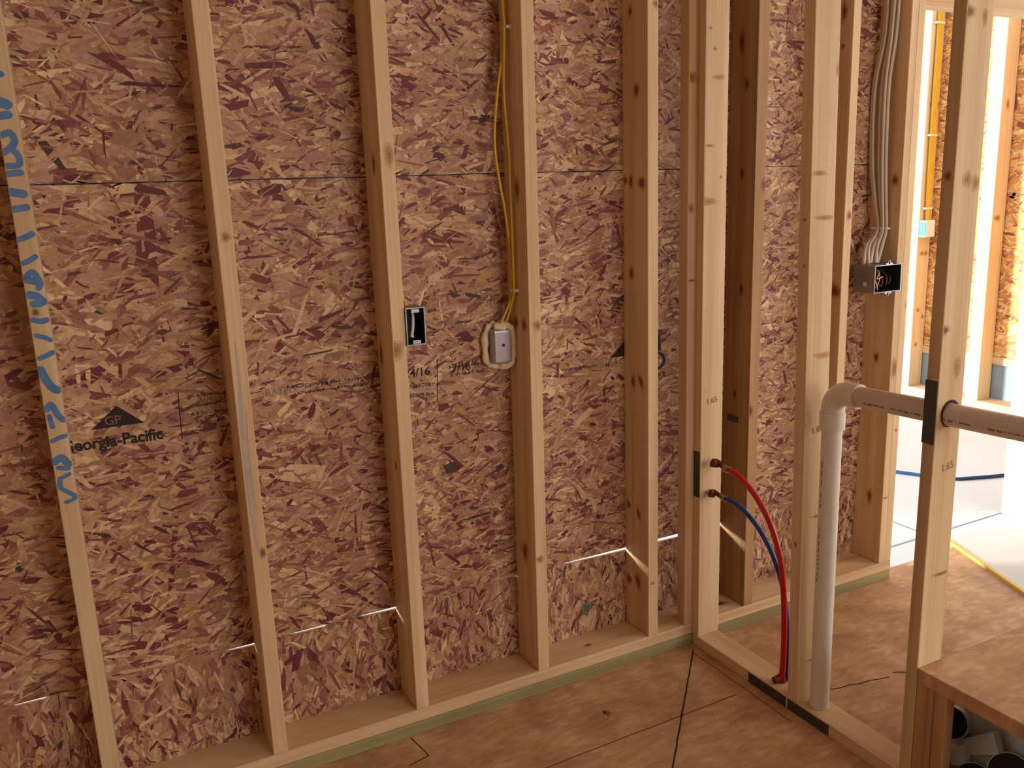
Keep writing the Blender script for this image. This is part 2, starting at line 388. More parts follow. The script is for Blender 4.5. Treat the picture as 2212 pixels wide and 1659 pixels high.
tri('printed_triangle', 2.10, .996, .190, .088)
mb = MB(); mb.add([FB(2.17, .998, .0015), FB(2.203, .998, .0015), FB(2.199, 1.046, .0015), FB(2.17, 1.046, .0015)], [(0, 1, 2, 3)])
ribbon(mb, FB, [(2.185+.030*math.cos(t), .965+.026*math.sin(t)) for t in [i*.35 for i in range(-6, 12)]], .010, .0015); mb.build('printed_mark', INK, mid)
# damp dark spot low on the strip
mb = MB(); knot(mb, FB, 1.90, .165, .018, .022, (.16, .17, .16), halo=False, h=.0016); mb.build('stain', OSB, strip)
# sheathing beyond the door opening and above it
strand_sheet('sheathing_sheet', wall, FB, DOOR1, XE, 0, TOP, .011, 44, per_m2=1500, big=1.6)
strand_sheet('sheathing_sheet', wall, FB, DOOR0, DOOR1, HEAD+.1, TOP, .011, 45, per_m2=1500, big=1.6)

# ------------------------------------------------------------------ floors, other walls, ceiling
mb = MB()
mb.box(-1.9, 5.9, -5.1, -.066, -.02, 0); mb.box(-1.9, DOOR0-.002, -.066, .012, -.02, 0); mb.box(DOOR1+.002, 5.9, -.066, .012, -.02, 0)
fl = tag(mb.build('floor', FLOOR_OSB), kind='structure')
FZ = face_z(0)
mb = MB(); rr = random.Random(2)
def wob(a, b, n, s): return [(a[0]+(b[0]-a[0])*i/n+rr.uniform(-s, s), a[1]+(b[1]-a[1])*i/n+rr.uniform(-s, s)) for i in range(n+1)]
ribbon(mb, FZ, wob((2.215, -.165), (1.70, -.70), 24, .0012), .0045, .0005)
ribbon(mb, FZ, wob((1.22, -.135), (1.235, -.235), 6, .001), .003, .0005)
ribbon(mb, FZ, wob((1.235, -.235), (1.17, -.25), 4, .001), .003, .0005)
ribbon(mb, FZ, wob((2.42, -.56), (2.63, -.60), 6, .003), .004, .0005); ribbon(mb, FZ, wob((2.66, -.59), (2.74, -.63), 5, .003), .004, .0005)
mb.build('floor_dark_line', DARK_LINE, fl)  # long diagonal dark line, with small scratches and cracks
mb = MB()
ribbon(mb, FZ, wob((1.2, -.447), (2.16, -.436), 24, .0015), .005, .0005)
ribbon(mb, FZ, wob((2.205, -.175), (2.203, -.62), 14, .002), .004, .0005)
mb.build('floor_chalk_line', REDL, fl)
mb = MB(); knot(mb, FZ, 1.77, -.318, .011, .015, (.62, .60, .58), h=.0006, halo=False); knot(mb, FZ, 1.765, -.312, .005, .006, (.2, .2, .2), h=.0009, halo=False)
ribbon(mb, FZ, [(1.752, -.338), (1.757, -.327)], .008, .0007, (1.25, 1.15, .95)); ribbon(mb, FZ, [(1.788, -.330), (1.800, -.322)], .008, .0007, (1.25, 1.15, .95))
mb.build('floor_nail_head', wood('splintered_wood', S(190, 160, 124), S(160, 128, 96), 0), fl)

mb = MB(); mb.box(-14, 14, .013, 16, -.12, -.003); mb.box(DOOR0, DOOR1, -.0655, .013, -.12, -.001)
sl = tag(mb.build('floor', CONC), 'pale concrete slab outside the door opening', kind='structure')
FS = face_z(-.003)
mb = MB()
ribbon(mb, FS, [(-2, .075), (6, .075)], .010, .0005); ribbon(mb, FS, [(3.70, .08), (3.68, 1.9)], .008, .0005)
mb.build('slab_joint', mat('slab_joint_grey', S(120, 132, 142), .9), sl)
mb = MB(); knot(mb, FS, 4.15, .16, .02, .01, (.75, .75, .78), halo=False); mb.build('slab_stain', CONC, sl)

mb = MB(); mb.box(-1.9, 5.9, -5.1, .02, TOP, TOP+.05); tag(mb.build('ceiling', CEIL), kind='structure')
mb = MB(); mb.box(-1.95, -1.9, -5.1, .06, 0, TOP); tag(mb.build('wall_left', WALLW), kind='structure')
mb = MB(); mb.box(-1.9, 1.7, -5.15, -5.1, 0, TOP); mb.box(4.1, 5.9, -5.15, -5.1, 0, TOP); mb.box(1.7, 4.1, -5.15, -5.1, 0, .95); mb.box(1.7, 4.1, -5.15, -5.1, 2.35, TOP)
tag(mb.build('wall_front', WALLW), kind='structure')
mb = MB(); mb.box(5.9, 5.95, -5.1, -3.65, 0, TOP); mb.box(5.9, 5.95, -1.55, .06, 0, TOP); mb.box(5.9, 5.95, -3.65, -1.55, 0, .8); mb.box(5.9, 5.95, -3.65, -1.55, 2.4, TOP)
tag(mb.build('wall_right', WALLW), kind='structure')

# ------------------------------------------------------------------ lumber
def stud(label, x0b, x1b, x0t, x1t, y0, y1, z0, z1, m=W_Z, knots=(), yt=0.0, name='wall_stud', cat='stud', group=None, zref=(.08, 2.05), r=.0025):
    """one upright: x at the bottom reference height and at the top one, so a lean or a bow survives"""
    def X(a, b, z): return a+(b-a)*(z-zref[0])/(zref[1]-zref[0])
    def Yq(z): return yt*(z-zref[0])/(zref[1]-zref[0])
    cx = (x0b+x1b)/2; cy = (y0+y1)/2
    mb = MB()
    a = [(X(x0b, x0t, z0)-cx, y0+Yq(z0)-cy, 0), (X(x1b, x1t, z0)-cx, y0+Yq(z0)-cy, 0), (X(x1b, x1t, z0)-cx, y1+Yq(z0)-cy, 0), (X(x0b, x0t, z0)-cx, y1+Yq(z0)-cy, 0)]
    b = [(X(x0b, x0t, z1)-cx, y0+Yq(z1)-cy, z1-z0), (X(x1b, x1t, z1)-cx, y0+Yq(z1)-cy, z1-z0), (X(x1b, x1t, z1)-cx, y1+Yq(z1)-cy, z1-z0), (X(x0b, x0t, z1)-cx, y1+Yq(z1)-cy, z1-z0)]
    mb.bev(a, b, r)
    for k in knots:
        side, u, z, ka, kb = k[:5]; tint = k[5] if len(k) > 5 else (.46, .30, .22); tl = k[6] if len(k) > 6 else 0
        if side == 'f': fr = (lambda uu, vv, h=0: (uu-cx, y0+Yq(z)-cy-h, vv-z0))
        else: fr = (lambda uu, vv, h=0: (X(x0b, x0t, vv)-cx-h, uu-cy, vv-z0))
        lm = (X(x0b, x0t, z)+.0028, X(x1b, x1t, z)-.0028) if side == 'f' else (y0+.0028, y1-.0028)
        knot(mb, fr, u, z, ka, kb, tint, tl, lim=lm)
    o = mb.build(name, m); o.location = (cx, cy, z0)
    return tag(o, label, cat, group)

ZP = .0765
GS = 'studs of the sheathed back wall'
DK = (.42, .22, .16); GR = (.62, .55, .46)
sZ = stud('narrow wall stud with blue handwriting at the left edge of the photo', .437, .475, .431, .469, -D, 0, ZP, TOP, wood('greyed_spruce_upright', S(214, 190, 150), S(180, 146, 108), 2), [('f', .447, 1.30, .005, .006, (.3, .3, .28))], group=GS)
sA = stud('wall stud with a grey smear down its face, next right of the blue-lettered one', .840, .878, .836, .874, -D, 0, ZP, TOP, W_Z,
          [('f', .857, 1.438, .0065, .0075, (.55, .42, .34)), ('f', .866, .648, .006, .009)], group=GS)
sB = stud('wall stud beside the small dark device box holding one white cable', 1.246, 1.284, 1.246, 1.284, -D, 0, ZP, TOP, W_Z,
          [('f', 1.270, 1.618, .0075, .017, (.62, .50, .40)), ('f', 1.256, 1.125, .011, .015, (.60, .42, .34)), ('s', -.075, 1.60, .008, .02, DK), ('s', -.03, 1.10, .008, .022, DK), ('s', -.09, .80, .005, .01, DK)], group=GS)
sC = stud('wall stud carrying the two yellow cables above the foam-ringed box', 1.646, 1.684, 1.655, 1.693, -D, 0, ZP, TOP, W_Z,
          [('f', 1.679, 1.147, .010, .009, (.60, .42, .33)), ('f', 1.662, .443, .008, .007, (.6, .44, .34)), ('s', -.078, 1.523, .009, .022, DK), ('s', -.050, 1.150, .008, .012, DK), ('s', -.098, 1.147, .010, .013, DK), ('s', -.062, .447, .012, .022, DK)], group=GS)
sD = stud('wall stud with many paired dark knots on its broad side', 2.059, 2.097, 2.058, 2.096, -D, 0, ZP, TOP, W_Z,
          [('s', a_, z_, b_, c_, DK, t_) for a_, z_, b_, c_, t_ in ((-.043, 2.014, .006, .010, 0), (-.073, 1.794, .009, .013, 0), (-.014, 1.539, .007, .010, 0), (-.043, 1.536, .007, .014, 0), (-.098, 1.53, .013, .012, .9),
           (-.043, 1.261, .008, .014, 0), (-.050, .921, .007, .015, 0), (-.091, .928, .008, .016, -.5), (-.020, .502, .008, .010, 0), (-.076, .486, .007, .015, -.4), (-.020, .238, .010, .013, 0), (-.070, .250, .010, .020, -.3))]
          + [('f', 2.086, 2.02, .006, .007, (.6, .45, .35)), ('f', 2.075, .262, .006, .004, (.7, .55, .42))], group=GS)
sE = stud('flat-laid nailer stud in the corner, with the partition nailed to its face', 2.206, 2.294, 2.206, 2.294, -D, -D+.040, ZP, TOP, W_Z,
          [('f', 2.216, 1.826, .013, .010, (.62, .42, .30)), ('f', 2.216, 1.45, .008, .009, (.65, .5, .4)), ('f', 2.222, 1.232, .010, .003, (.6, .45, .35))], group=GS)
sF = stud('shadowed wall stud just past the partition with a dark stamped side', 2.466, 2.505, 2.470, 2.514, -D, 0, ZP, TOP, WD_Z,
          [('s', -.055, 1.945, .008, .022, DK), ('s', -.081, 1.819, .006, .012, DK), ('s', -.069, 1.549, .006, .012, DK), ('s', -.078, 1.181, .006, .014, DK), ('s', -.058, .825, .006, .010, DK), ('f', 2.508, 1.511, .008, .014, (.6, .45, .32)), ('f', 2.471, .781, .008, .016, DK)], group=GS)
sG = stud('wall stud seen between the middle partition stud and the white cables', 2.869, 2.908, 2.868, 2.902, -D, 0, ZP, TOP, W_Z,
          [('s', -.089, 2.05, .008, .02, DK), ('s', -.089, 1.945, .005, .006, DK), ('s', -.100, 1.143, .020, .016, DK), ('f', 2.89, 1.40, .008, .010)], group=GS)
sH = stud('end stud of the sheathed wall carrying the bundle of white cables', 3.140, 3.172, 3.139, 3.172, -D, 0, ZP, TOP, W_Z,
          [('s', -.100, 1.512, .010, .014, DK), ('s', -.063, .873, .008, .012, (.40, .16, .12)), ('s', -.068, .331, .008, .020, DK), ('f', 3.160, .839, .010, .022, (.6, .42, .34)), ('f', 3.155, .34, .008, .003, (.6, .5, .4))], group=GS)
sH2 = stud('doubled door-side stud on the left of the bright opening', 3.172, 3.205, 3.173, 3.206, -D, 0, ZP, HEAD, WP_Z,
           [('f', 3.203, 1.066, .004, .008, (.45, .35, .3)), ('f', 3.19, .6, .004, .004)], group=GS, zref=(.08, 2.0))
sJ = stud('sunlit door-side stud on the right of the bright opening', 4.205, 4.243, 4.205, 4.243, -D, 0, ZP, HEAD, WP_Z, group=GS)
for i, x in enumerate((4.65, 5.06, 5.47)):
    pass

# end-post print flecks on the flat grey smear of stud A
mb = MB(); FA = face_y(-D)
ribbon(mb, FA, [(.853, 1.19), (.8535, 1.10), (.849, 1.0), (.848, .90), (.8485, .80), (.853, .70), (.858, .64)], [.003, .006, .009, .010, .009, .007, .003], .0004)
ribbon(mb, FA, [(.862, 1.02), (.858, .93), (.857, .85), (.860, .76)], [.002, .003, .003, .002], .0005)
o = mb.build('chalk_smear', CHALK, sA); o.location = (-sA.location.x, -sA.location.y, -sA.location.z)
# blue handwriting on stud Z, read sideways: letters and strokes
def zs(pts, wd):
    mb = MB(); r_ = wd*.52; P_ = smooth_path([(u+.0015, v, 0) for u, v in pts], 14)
    for i_, q in enumerate(P_):
        ring = [(q[0]+r_*(1+.06*math.sin(3*t+i_))*math.cos(t), q[1]+r_*math.sin(t)) for t in [2*math.pi*k/12 for k in range(12)]]
        mb.add([FA(min(max(a_, .4345), .4725), b_, .0003+.000006*i_) for a_, b_ in ring], [tuple(range(12))])
    o = mb.build('blue_mark', BLUEP, sZ); o.location = (-sZ.location.x, -sZ.location.y, -sZ.location.z)
for pts, wd in (([(.440, 1.79), (.450, 1.787)], .012), ([(.436, 1.735), (.452, 1.728)], .020), ([(.436, 1.705), (.452, 1.708)], .016), ([(.436, 1.668), (.450, 1.672), (.456, 1.655), (.446, 1.640)], .013),
    ([(.434, 1.632), (.446, 1.640), (.459, 1.626), (.457, 1.608), (.436, 1.606)], .012), ([(.434, 1.590), (.458, 1.592)], .013), ([(.436, 1.553), (.457, 1.549)], .017), ([(.435, 1.518), (.459, 1.521)], .014),
    ([(.434, 1.455), (.450, 1.460), (.462, 1.466)], .012), ([(.436, 1.405), (.450, 1.411), (.461, 1.418)], .011),
    ([(.438, 1.376), (.452, 1.386), (.463, 1.364), (.459, 1.352)], .012), ([(.440, 1.370), (.455, 1.366)], .016), ([(.440, 1.338), (.452, 1.334), (.463, 1.322)], .017), ([(.444, 1.318), (.458, 1.318)], .014),
    ([(.439, 1.284), (.454, 1.280), (.464, 1.282)], .012), ([(.440, 1.250), (.454, 1.245), (.466, 1.238)], .010), ([(.440, 1.200), (.455, 1.205), (.466, 1.210)], .011),
    ([(.438, 1.175), (.444, 1.155), (.454, 1.135), (.464, 1.126)], .017), ([(.440, 1.160), (.450, 1.140)], .014), ([(.438, 1.085), (.448, 1.095), (.458, 1.070), (.467, 1.058)], .013), ([(.441, 1.070), (.444, 1.045)], .010),
    ([(.440, 1.013), (.454, 1.018), (.466, 1.021)], .010), ([(.438, .965), (.452, .972), (.464, .955)], .016), ([(.443, .950), (.462, .945)], .010),
    ([(.445, .925), (.462, .932)], .009), ([(.443, .925), (.441, .905), (.452, .893), (.468, .880)], .010), ([(.448, .868), (.464, .872), (.470, .880)], .009)): zs(pts, wd)

def board(name, label, cat, m, x0, x1, y0, y1, z0, z1, r=.0025, group=None, knots=()):
    cx, cy = (x0+x1)/2, (y0+y1)/2; mb = MB(); mb.bbox(x0-cx, x1-cx, y0-cy, y1-cy, 0, z1-z0, r)
    for side, u, v, a_, b_ in knots:
        fr = (lambda uu, vv, h=0: (uu-cx, vv-cy, z1-z0+h)) if side == 't' else (lambda uu, vv, h=0: (uu-cx, y0-cy-h, vv-z0))
        knot(mb, fr, u, v, a_, b_, DK)
    o = mb.build(name, m); o.location = (cx, cy, z0); return tag(o, label, cat, group)
board('treated_sill_plate', 'greenish treated plate lying on the subfloor under the back wall', 'sill plate', TREATED, XS0, DOOR0, -D, -.0005, 0, .0375)
board('bottom_plate', 'long pale bottom plate under the back wall studs, on the greenish plate', 'bottom plate', W_X, XS0, DOOR0, -D, -.0005, .0385, .0762,
      knots=[('t', 1.86, -.072, .010, .005), ('t', 2.95, -.06, .01, .006), ('t', 2.41, -.07, .02, .008)])
pp = board('bottom_plate', 'partition bottom plate running toward the camera with two dark nail plates', 'bottom plate', W_Y, PX, PX2, -2.6, -D-.001, 0, .038)
board('treated_sill_plate', 'treated plate to the right of the door opening', 'sill plate', TREATED, DOOR1, XE, -D, -.0005, 0, .0375)
board('bottom_plate', 'pale bottom plate to the right of the door opening', 'bottom plate', W_X, DOOR1, XE, -D, -.0005, .0385, .0762)
board('door_header', 'wooden header beam across the top of the bright opening', 'header', W_X, DOOR0-.034, DOOR1+.038, -D, -.0005, HEAD+.0005, HEAD+.25)

# partition studs: broad faces toward the camera
def pstud(label, yn_b, yn_t, th, z0, knots, m, stamp=None):
    """yn: near (camera-side) y at bottom and top"""
    def Y(z): return yn_b+(yn_t-yn_b)*(z-.04)/2.0
    mb = MB(); cx, cy = (PX+PX2)/2, yn_b+th/2
    a = [(PX-cx, Y(z0)-cy, 0), (PX2-cx, Y(z0)-cy, 0), (PX2-cx, Y(z0)+th-cy, 0), (PX-cx, Y(z0)+th-cy, 0)]
    b = [(PX-cx, Y(TOP)-cy, TOP-z0), (PX2-cx, Y(TOP)-cy, TOP-z0), (PX2-cx, Y(TOP)+th-cy, TOP-z0), (PX-cx, Y(TOP)+th-cy, TOP-z0)]
    mb.bev(a, b, .0025)
    for side, u, z, ka, kb, *rest in knots:
        if side == 'f': fr = lambda uu, vv, h=0: (uu-cx, Y(vv)-cy-h, vv-z0)
        else: fr = lambda uu, vv, h=0: (PX-cx-h, Y(vv)+uu-cy, vv-z0)
        knot(mb, fr, u, z, ka, kb, *(rest or [(.66, .50, .38)]), lim=(PX+.003, PX2-.003) if side == 'f' else (.003, th-.003))
    o = mb.build('partition_stud', m); o.location = (cx, cy, z0)
    tag(o, label, 'stud', 'studs of the open partition')
    if stamp:
        t = text('grade_stamp', stamp[0], lambda uu, vv, h=0: (uu-cx, Y(vv)-cy-.0008, vv-z0), stamp[1], stamp[2], stamp[3], INKG, o, rot=.12, bold=.01)
    return o, Y
P1, Y1 = pstud('partition stud in the corner with copper ends of red and blue tubing', -.158, -.160, .031, .0385,
    [('f', 2.257, 1.959, .004, .003), ('f', 2.275, 1.903, .004, .003), ('f', 2.260, 1.631, .010, .003), ('f', 2.256, 1.469, .018, .007, (.78, .56, .38)), ('f', 2.29, 1.825, .014, .004, (.8, .62, .45)), ('f', 2.305, 1.54, .003, .003)], WP_Z, ('1.65', 2.262, .838, .026))
P2, Y2 = pstud('middle partition stud standing between the tubing and the white drain pipe', -.602, -.572, .037, .0385,
    [('f', 2.326, 1.792, .005, .010), ('f', 2.268, 1.536, .016, .004), ('f', 2.292, 1.423, .020, .004), ('f', 2.304, 1.058, .020, .005, (.78, .60, .44)), ('f', 2.30, .60, .014, .003, (.5, .4, .4)), ('f', 2.29, .16, .010, .002, (.6, .5, .5)), ('s', .018, 1.42, .004, .003), ('s', .015, 1.30, .003, .003), ('s', .02, .52, .004, .006)], WP_Z, ('1.65', 2.268, .842, .026))
P3, Y3 = pstud('nearest partition stud, pierced by the white horizontal pipe', -.982, -.986, .032, .0385,
    [('f', 2.250, 1.848, .010, .008, (.42, .30, .22)), ('f', 2.246, 1.180, .010, .007, (.34, .26, .2)), ('f', 2.283, 1.508, .008, .010, (.6, .45, .38)), ('f', 2.312, 1.500, .008, .010, (.6, .45, .38)), ('f', 2.300, 1.84, .004, .01), ('f', 2.30, .58, .018, .003, (.5, .42, .4)), ('f', 2.30, 1.09, .006, .014, (.8, .6, .5)), ('s', .016, 1.517, .006, .007, (.45, .32, .26))], wood('grey_tan_spruce_upright', S(212, 188, 146), S(184, 152, 112), 2), ('1.65', 2.272, .842, .026))
# dark stamp on the side of the shadowed stud
mb = MB(); fx = face_x(2.4655)
for i in range(5): ribbon(mb, fx, [(-.075+i*.011, .728), (-.074+i*.011, .752)], .0075, .0009)
o = mb.build('grade_stamp', mat('dark_stamp', S(84, 70, 58), .8), sF); o.location = (-sF.location.x, -sF.location.y, -sF.location.z)

# ------------------------------------------------------------------ nail plates
def nail_plate(label, y0, y1, z0, z1, x=PX):
    mb = MB(); cx, cy = x, (y0+y1)/2; t = .0016
    mb.bbox(-t, 0, y0-cy, y1-cy, 0, z1-z0, .0006)
    for yy in ((y0-cy)*.6, (y1-cy)*.6):
        for q in (.12, .88):
            if z1-z0 > y1-y0: mb.bbox(-t-.0012, -t, yy-.003, yy+.003, (z1-z0)*q-.003, (z1-z0)*q+.003, .0008)
    o = mb.build('nail_plate', PLATE); o.location = (cx, cy, z0); return tag(o, label, 'nail plate', 'dark steel nail plates')
nail_plate('upright nail plate on the corner partition stud beside the copper fittings', -.1575, -.1285, .530, .684, PX-.0003)
nail_plate('upright nail plate on the nearest partition stud at the pipe', -.983, -.951, .913, 1.063, PX-.0006)
nail_plate('nail plate low on the partition bottom plate, below the red tubing', -.560, -.402, .002, .034)
nail_plate('nail plate low on the partition bottom plate, nearer the camera under the drain pipe', -.722, -.567, .002, .034)

# ------------------------------------------------------------------ drain pipe
pr = .0268; pxc, pyc = 2.286, -.643
dp = tag(empty('drain_pipe', (pxc, pyc, .038)), 'white drain pipe rising from the partition plate and bending toward the camera', 'pipe')
mb = MB(); mb.tube([(0, 0, .0004), (0, 0, .87)], pr, 32); mb.build('vertical_pipe', PVC, dp)
mb = MB()
zc = .951; R = .048
arc = [(0, -R*(1-math.cos(a)), zc-.038-R+R*math.sin(a)+.02) for a in [i*math.pi/2/10 for i in range(11)]]
zt = arc[-1][2]
mb.tube([(0, 0, zc-.038-R-.03)]+arc+[(0, -R-.02, zt)], .0305, 32)
mb.tube([(0, 0, zc-.038-R-.035), (0, 0, zc-.038-R+.012)], .0330, 32); mb.tube([(0, -R+.004, zt), (0, -R-.036, zt)], .0330, 32)
mb.build('elbow', PVC, dp)
HP = [(0, -R-.01, zt), (0, -1.9, zt+.024*(1.9-R)/(.9-R))]
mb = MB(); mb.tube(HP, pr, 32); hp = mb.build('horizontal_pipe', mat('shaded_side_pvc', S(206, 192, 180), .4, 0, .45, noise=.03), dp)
mb = MB(); r3 = random.Random(6); y = -.10
while y > -.85:
    L_ = r3.uniform(.004, .018)
    if r3.random() < .75:
        a0 = math.radians(12)
        def onp(yy, a): 
            zz = zt+.024*(-yy-R)/(.9-R); return (-(pr+.0004)*math.cos(a), yy, zz-(pr+.0004)*math.sin(a))
        a1 = a0+r3.uniform(.10, .24)
        mb.add([onp(y, a0), onp(y-L_, a0), onp(y-L_, a1), onp(y, a1)], [(0, 1, 2, 3)])
    y -= L_+r3.uniform(.002, .006)
mb.build('printed_line', mat('faint_grey_print', S(140, 126, 124), .7), hp)
mb = MB(); z = .74
while z > .40:
    L_ = r3.uniform(.006, .02); a0, a1 = math.radians(-12), math.radians(-4)
    q = lambda a, zz: (-(pr+.0004)*math.cos(a), (pr+.0004)*-math.sin(a), zz)
    if r3.random() < .6: mb.add([q(a0, z), q(a1, z), q(a1, z-L_), q(a0, z-L_)], [(0, 1, 2, 3)])
    z -= L_+.006
mb.build('printed_line', bpy.data.materials['faint_grey_print'], dp)
# bored hole around the pipe in the nearest partition stud (dark rim)
yh = Y3(1.0); zh = .038+zt+.024*((-.985-pyc)*-1-R)/(.9-R)
mb = MB(); n = 28
for k in range(n):
    a, b = 2*math.pi*k/n, 2*math.pi*(k+1)/n
    P_ = lambda t, r_: (pxc+r_*math.cos(t)-P3.location.x, yh-.0012-P3.location.y, zh+.003+r_*math.sin(t)-.0385)
    mb.add([P_(a, pr-.002), P_(b, pr-.002), P_(b, pr+.0055), P_(a, pr+.0055)], [(0, 1, 2, 3)])
mb.build('bored_hole', DARK_LINE, P3)

# ------------------------------------------------------------------ tubing
def tubing(name, label, pts, m, r, foot):
    root = tag(empty(name, pts[0]), label, 'tubing'); b0 = Vector(pts[0])
    P_ = [tuple(Vector(p)-b0) for p in pts]
    mb = MB(); mb.tube(smooth_path(P_, 8), r, 14); mb.build('hose', m, root)
    d = (Vector(P_[1])-Vector(P_[0])).normalized()
    mb = MB(); mb.tube([tuple(-d*.001), tuple(d*.020)], r*1.35, 14); mb.build('crimp_ring', CRIMP, root)
    mb = MB(); e = Vector((0, 0, 0))-d*.002
    mb.tube([tuple(e), tuple(e-d*.018), tuple(e-d*.034), tuple(e-d*.036)], [r*.95, r*1.05, r*1.25, r*1.3], 14)
    q = e-d*.036
    mb.tube([tuple(q+Vector((0, 0, 0))), tuple(q+Vector((-.012, .002, 0)))], [r*1.3, r*1.5], 14)
    mb.tube([tuple(q+Vector((-.011, -.002, .004))), tuple(q+Vector((-.014, -.003, -.012)))], r*1.5, 14)
    mb.build('copper_elbow', COPPER, root)
    if foot:
        f = Vector(P_[-1]); mb = MB(); mb.tube([tuple(f+Vector((0, 0, .020))), tuple(f+Vector((0, 0, .0005)))], [r*1.2, r*1.8], 14)
        mb.tube([tuple(f+Vector((-.028, 0, .009))), tuple(f+Vector((-.002, 0, .012)))], r*1.25, 12); mb.build('foot_fitting', mat('dark_red_fitting', S(130, 24, 26), .5), root)
    return root
tubing('red_water_tubing', 'red tubing curving from the upper copper fitting down to the plate',
       [(2.285, -.222, .644), (2.285, -.290, .632), (2.285, -.365, .590), (2.285, -.430, .520), (2.285, -.472, .430), (2.285, -.492, .320), (2.285, -.499, .200), (2.285, -.499, .100), (2.285, -.494, .0385)], RED, .0090, True)
tubing('blue_water_tubing', 'blue tubing curving from the lower copper fitting behind the red one',
       [(2.285, -.212, .543), (2.285, -.290, .536), (2.285, -.372, .498), (2.287, -.438, .430), (2.293, -.476, .345), (2.300, -.492, .240), (2.304, -.498, .120), (2.304, -.500, .0385)], BLUE, .0075, False)

# ------------------------------------------------------------------ yellow cables and foam-ringed box
def cable(name, label, pts, m, r=.0042, parent=None, flat=False, group=None, cat='cable'):
    mb = MB(); mb.tube(smooth_path(pts, 6), r, 10); b0 = Vector(pts[-1])
    mb.v = [tuple(Vector(v)-b0) for v in mb.v]
    o = mb.build(name, m, parent); o.location = b0
    if parent is None: tag(o, label, cat, group)
    return o
cable('yellow_cable', 'yellow cable bowing out to the left above the foam-ringed box',
      [(1.651, -.045, 2.49), (1.650, -.05, 2.3), (1.6455, -.050, 2.018), (1.648, -.05, 1.948), (1.632, -.05, 1.86), (1.617, -.05, 1.782), (1.606, -.05, 1.70), (1.604, -.05, 1.624), (1.615, -.05, 1.537), (1.626, -.05, 1.474), (1.642, -.05, 1.331), (1.642, -.05, 1.245), (1.630, -.045, 1.20), (1.610, -.04, 1.158), (1.603, -.036, 1.142)], YEL, .0036, group='yellow cables down the stud')
cable('yellow_cable', 'straighter yellow cable stapled to the stud on the right of its pair',
      [(1.640, -.062, 2.49), (1.640, -.065, 2.3), (1.638, -.058, 2.017), (1.640, -.060, 1.949), (1.633, -.058, 1.782), (1.641, -.060, 1.624), (1.641, -.060, 1.536), (1.641, -.062, 1.447), (1.640, -.064, 1.331), (1.640, -.063, 1.245), (1.636, -.050, 1.20), (1.626, -.042, 1.161), (1.620, -.038, 1.142)], YEL, .0036, group='yellow cables down the stud')
def staple(label, x, y, z):
    mb = MB(); mb.bbox(-.013, 0, -.016, .016, -.004, .004, .0015); mb.bbox(-.004, 0, -.019, -.013, -.006, .006, .001)
    o = mb.build('cable_staple', STAPLE); o.location = (x, y, z); return tag(o, label, 'staple', 'white cable staples')
staple('white staple over the yellow cables near the top of the photo', 1.6543, -.056, 1.948)
staple('white staple over the yellow cables just above the foam-ringed box', 1.6513, -.056, 1.244)

bx = tag(empty('junction_box', (1.604, -.0015, 1.084)), 'shiny steel box pushed through the sheathing in a ring of cream foam', 'electrical box')
mb = MB()
mb.bev([(-.027, -.048, -.050), (.032, -.048, -.050), (.032, 0, -.050), (-.027, 0, -.050)], [(-.027, -.048, .050), (.032, -.048, .050), (.032, 0, .050), (-.027, 0, .050)], .008, seg=4)
b_ = mb.build('steel_shell', mat('bright_galvanised_steel', S(172, 164, 172), .30, .55, .6, noise=.06, nscale=40), bx)
mb = MB(); mb.tube([(.003, -.0478, .004), (.003, -.0492, .004)], .005, 12); mb.build('screw', BOXD, b_)
mb = MB(); rf = random.Random(12); pts = []
for i in range(40):
    t = 2*math.pi*i/40; ex, ez = .041, .061
    c_, s_ = math.cos(t), math.sin(t); k = 1/max(abs(c_)**3.2+abs(s_)**3.2, 1e-6)**(1/3.2)
    pts.append((.003+(ex-.004*(c_ > 0))*c_*k*(1+rf.uniform(-.05, .06)), -.010-.028*max(0, min(1, c_*1.6+.2)), ez*s_*k*(1+rf.uniform(-.04, .05))))
pts.append(pts[0]); mb.tube(pts, [rf.uniform(.008, .012) for _ in pts[:-1]]+[.009], 12, caps=False)
mb.tube([(-.012, -.024, .056), (.008, -.036, .055), (.026, -.024, .056)], [.012, .014, .012], 12)
fo = mb.build('foam_ring', FOAM, bx)

# ------------------------------------------------------------------ open boxes
def open_box(name, label, x0, x1, y0, y1, z0, z1, t=.0025, shell=BOXS):
    root = tag(empty(name, (x0, y0, z0)), label, 'electrical box'); W_, Dp, H_ = x1-x0, y1-y0, z1-z0
    mb = MB(); mb.box(0, t, 0, Dp, 0, H_); mb.box(W_-t, W_, 0, Dp, 0, H_); mb.box(t, W_-t, 0, Dp, 0, t); mb.box(t, W_-t, 0, Dp, H_-t, H_); mb.box(t, W_-t, Dp-t, Dp, t, H_-t)
    mb.build('shell', shell, root)
    mb = MB(); e = .0006
    mb.box(t, t+e, .004, Dp-t, t, H_-t); mb.box(W_-t-e, W_-t, .004, Dp-t, t, H_-t); mb.box(t, W_-t, Dp-t-e, Dp-t, t, H_-t); mb.box(t, W_-t, .004, Dp-t, t, t+e); mb.box(t, W_-t, .004, Dp-t, H_-t-e, H_-t)
    mb.build('inner_shade', BOXD, root); return root  # thin dark sheets paint the shade inside the open box
b1 = open_box('device_box', 'small open device box with one white cable inside, mid-height on a wall stud', 1.2845, 1.338, -.134, -.062, 1.133, 1.232)
for q in (.004, .086):
    mb = MB(); mb.box(.016, .038, -.0008, .003, q, q+.009); mb.build('mounting_ear', BOXS, b1)
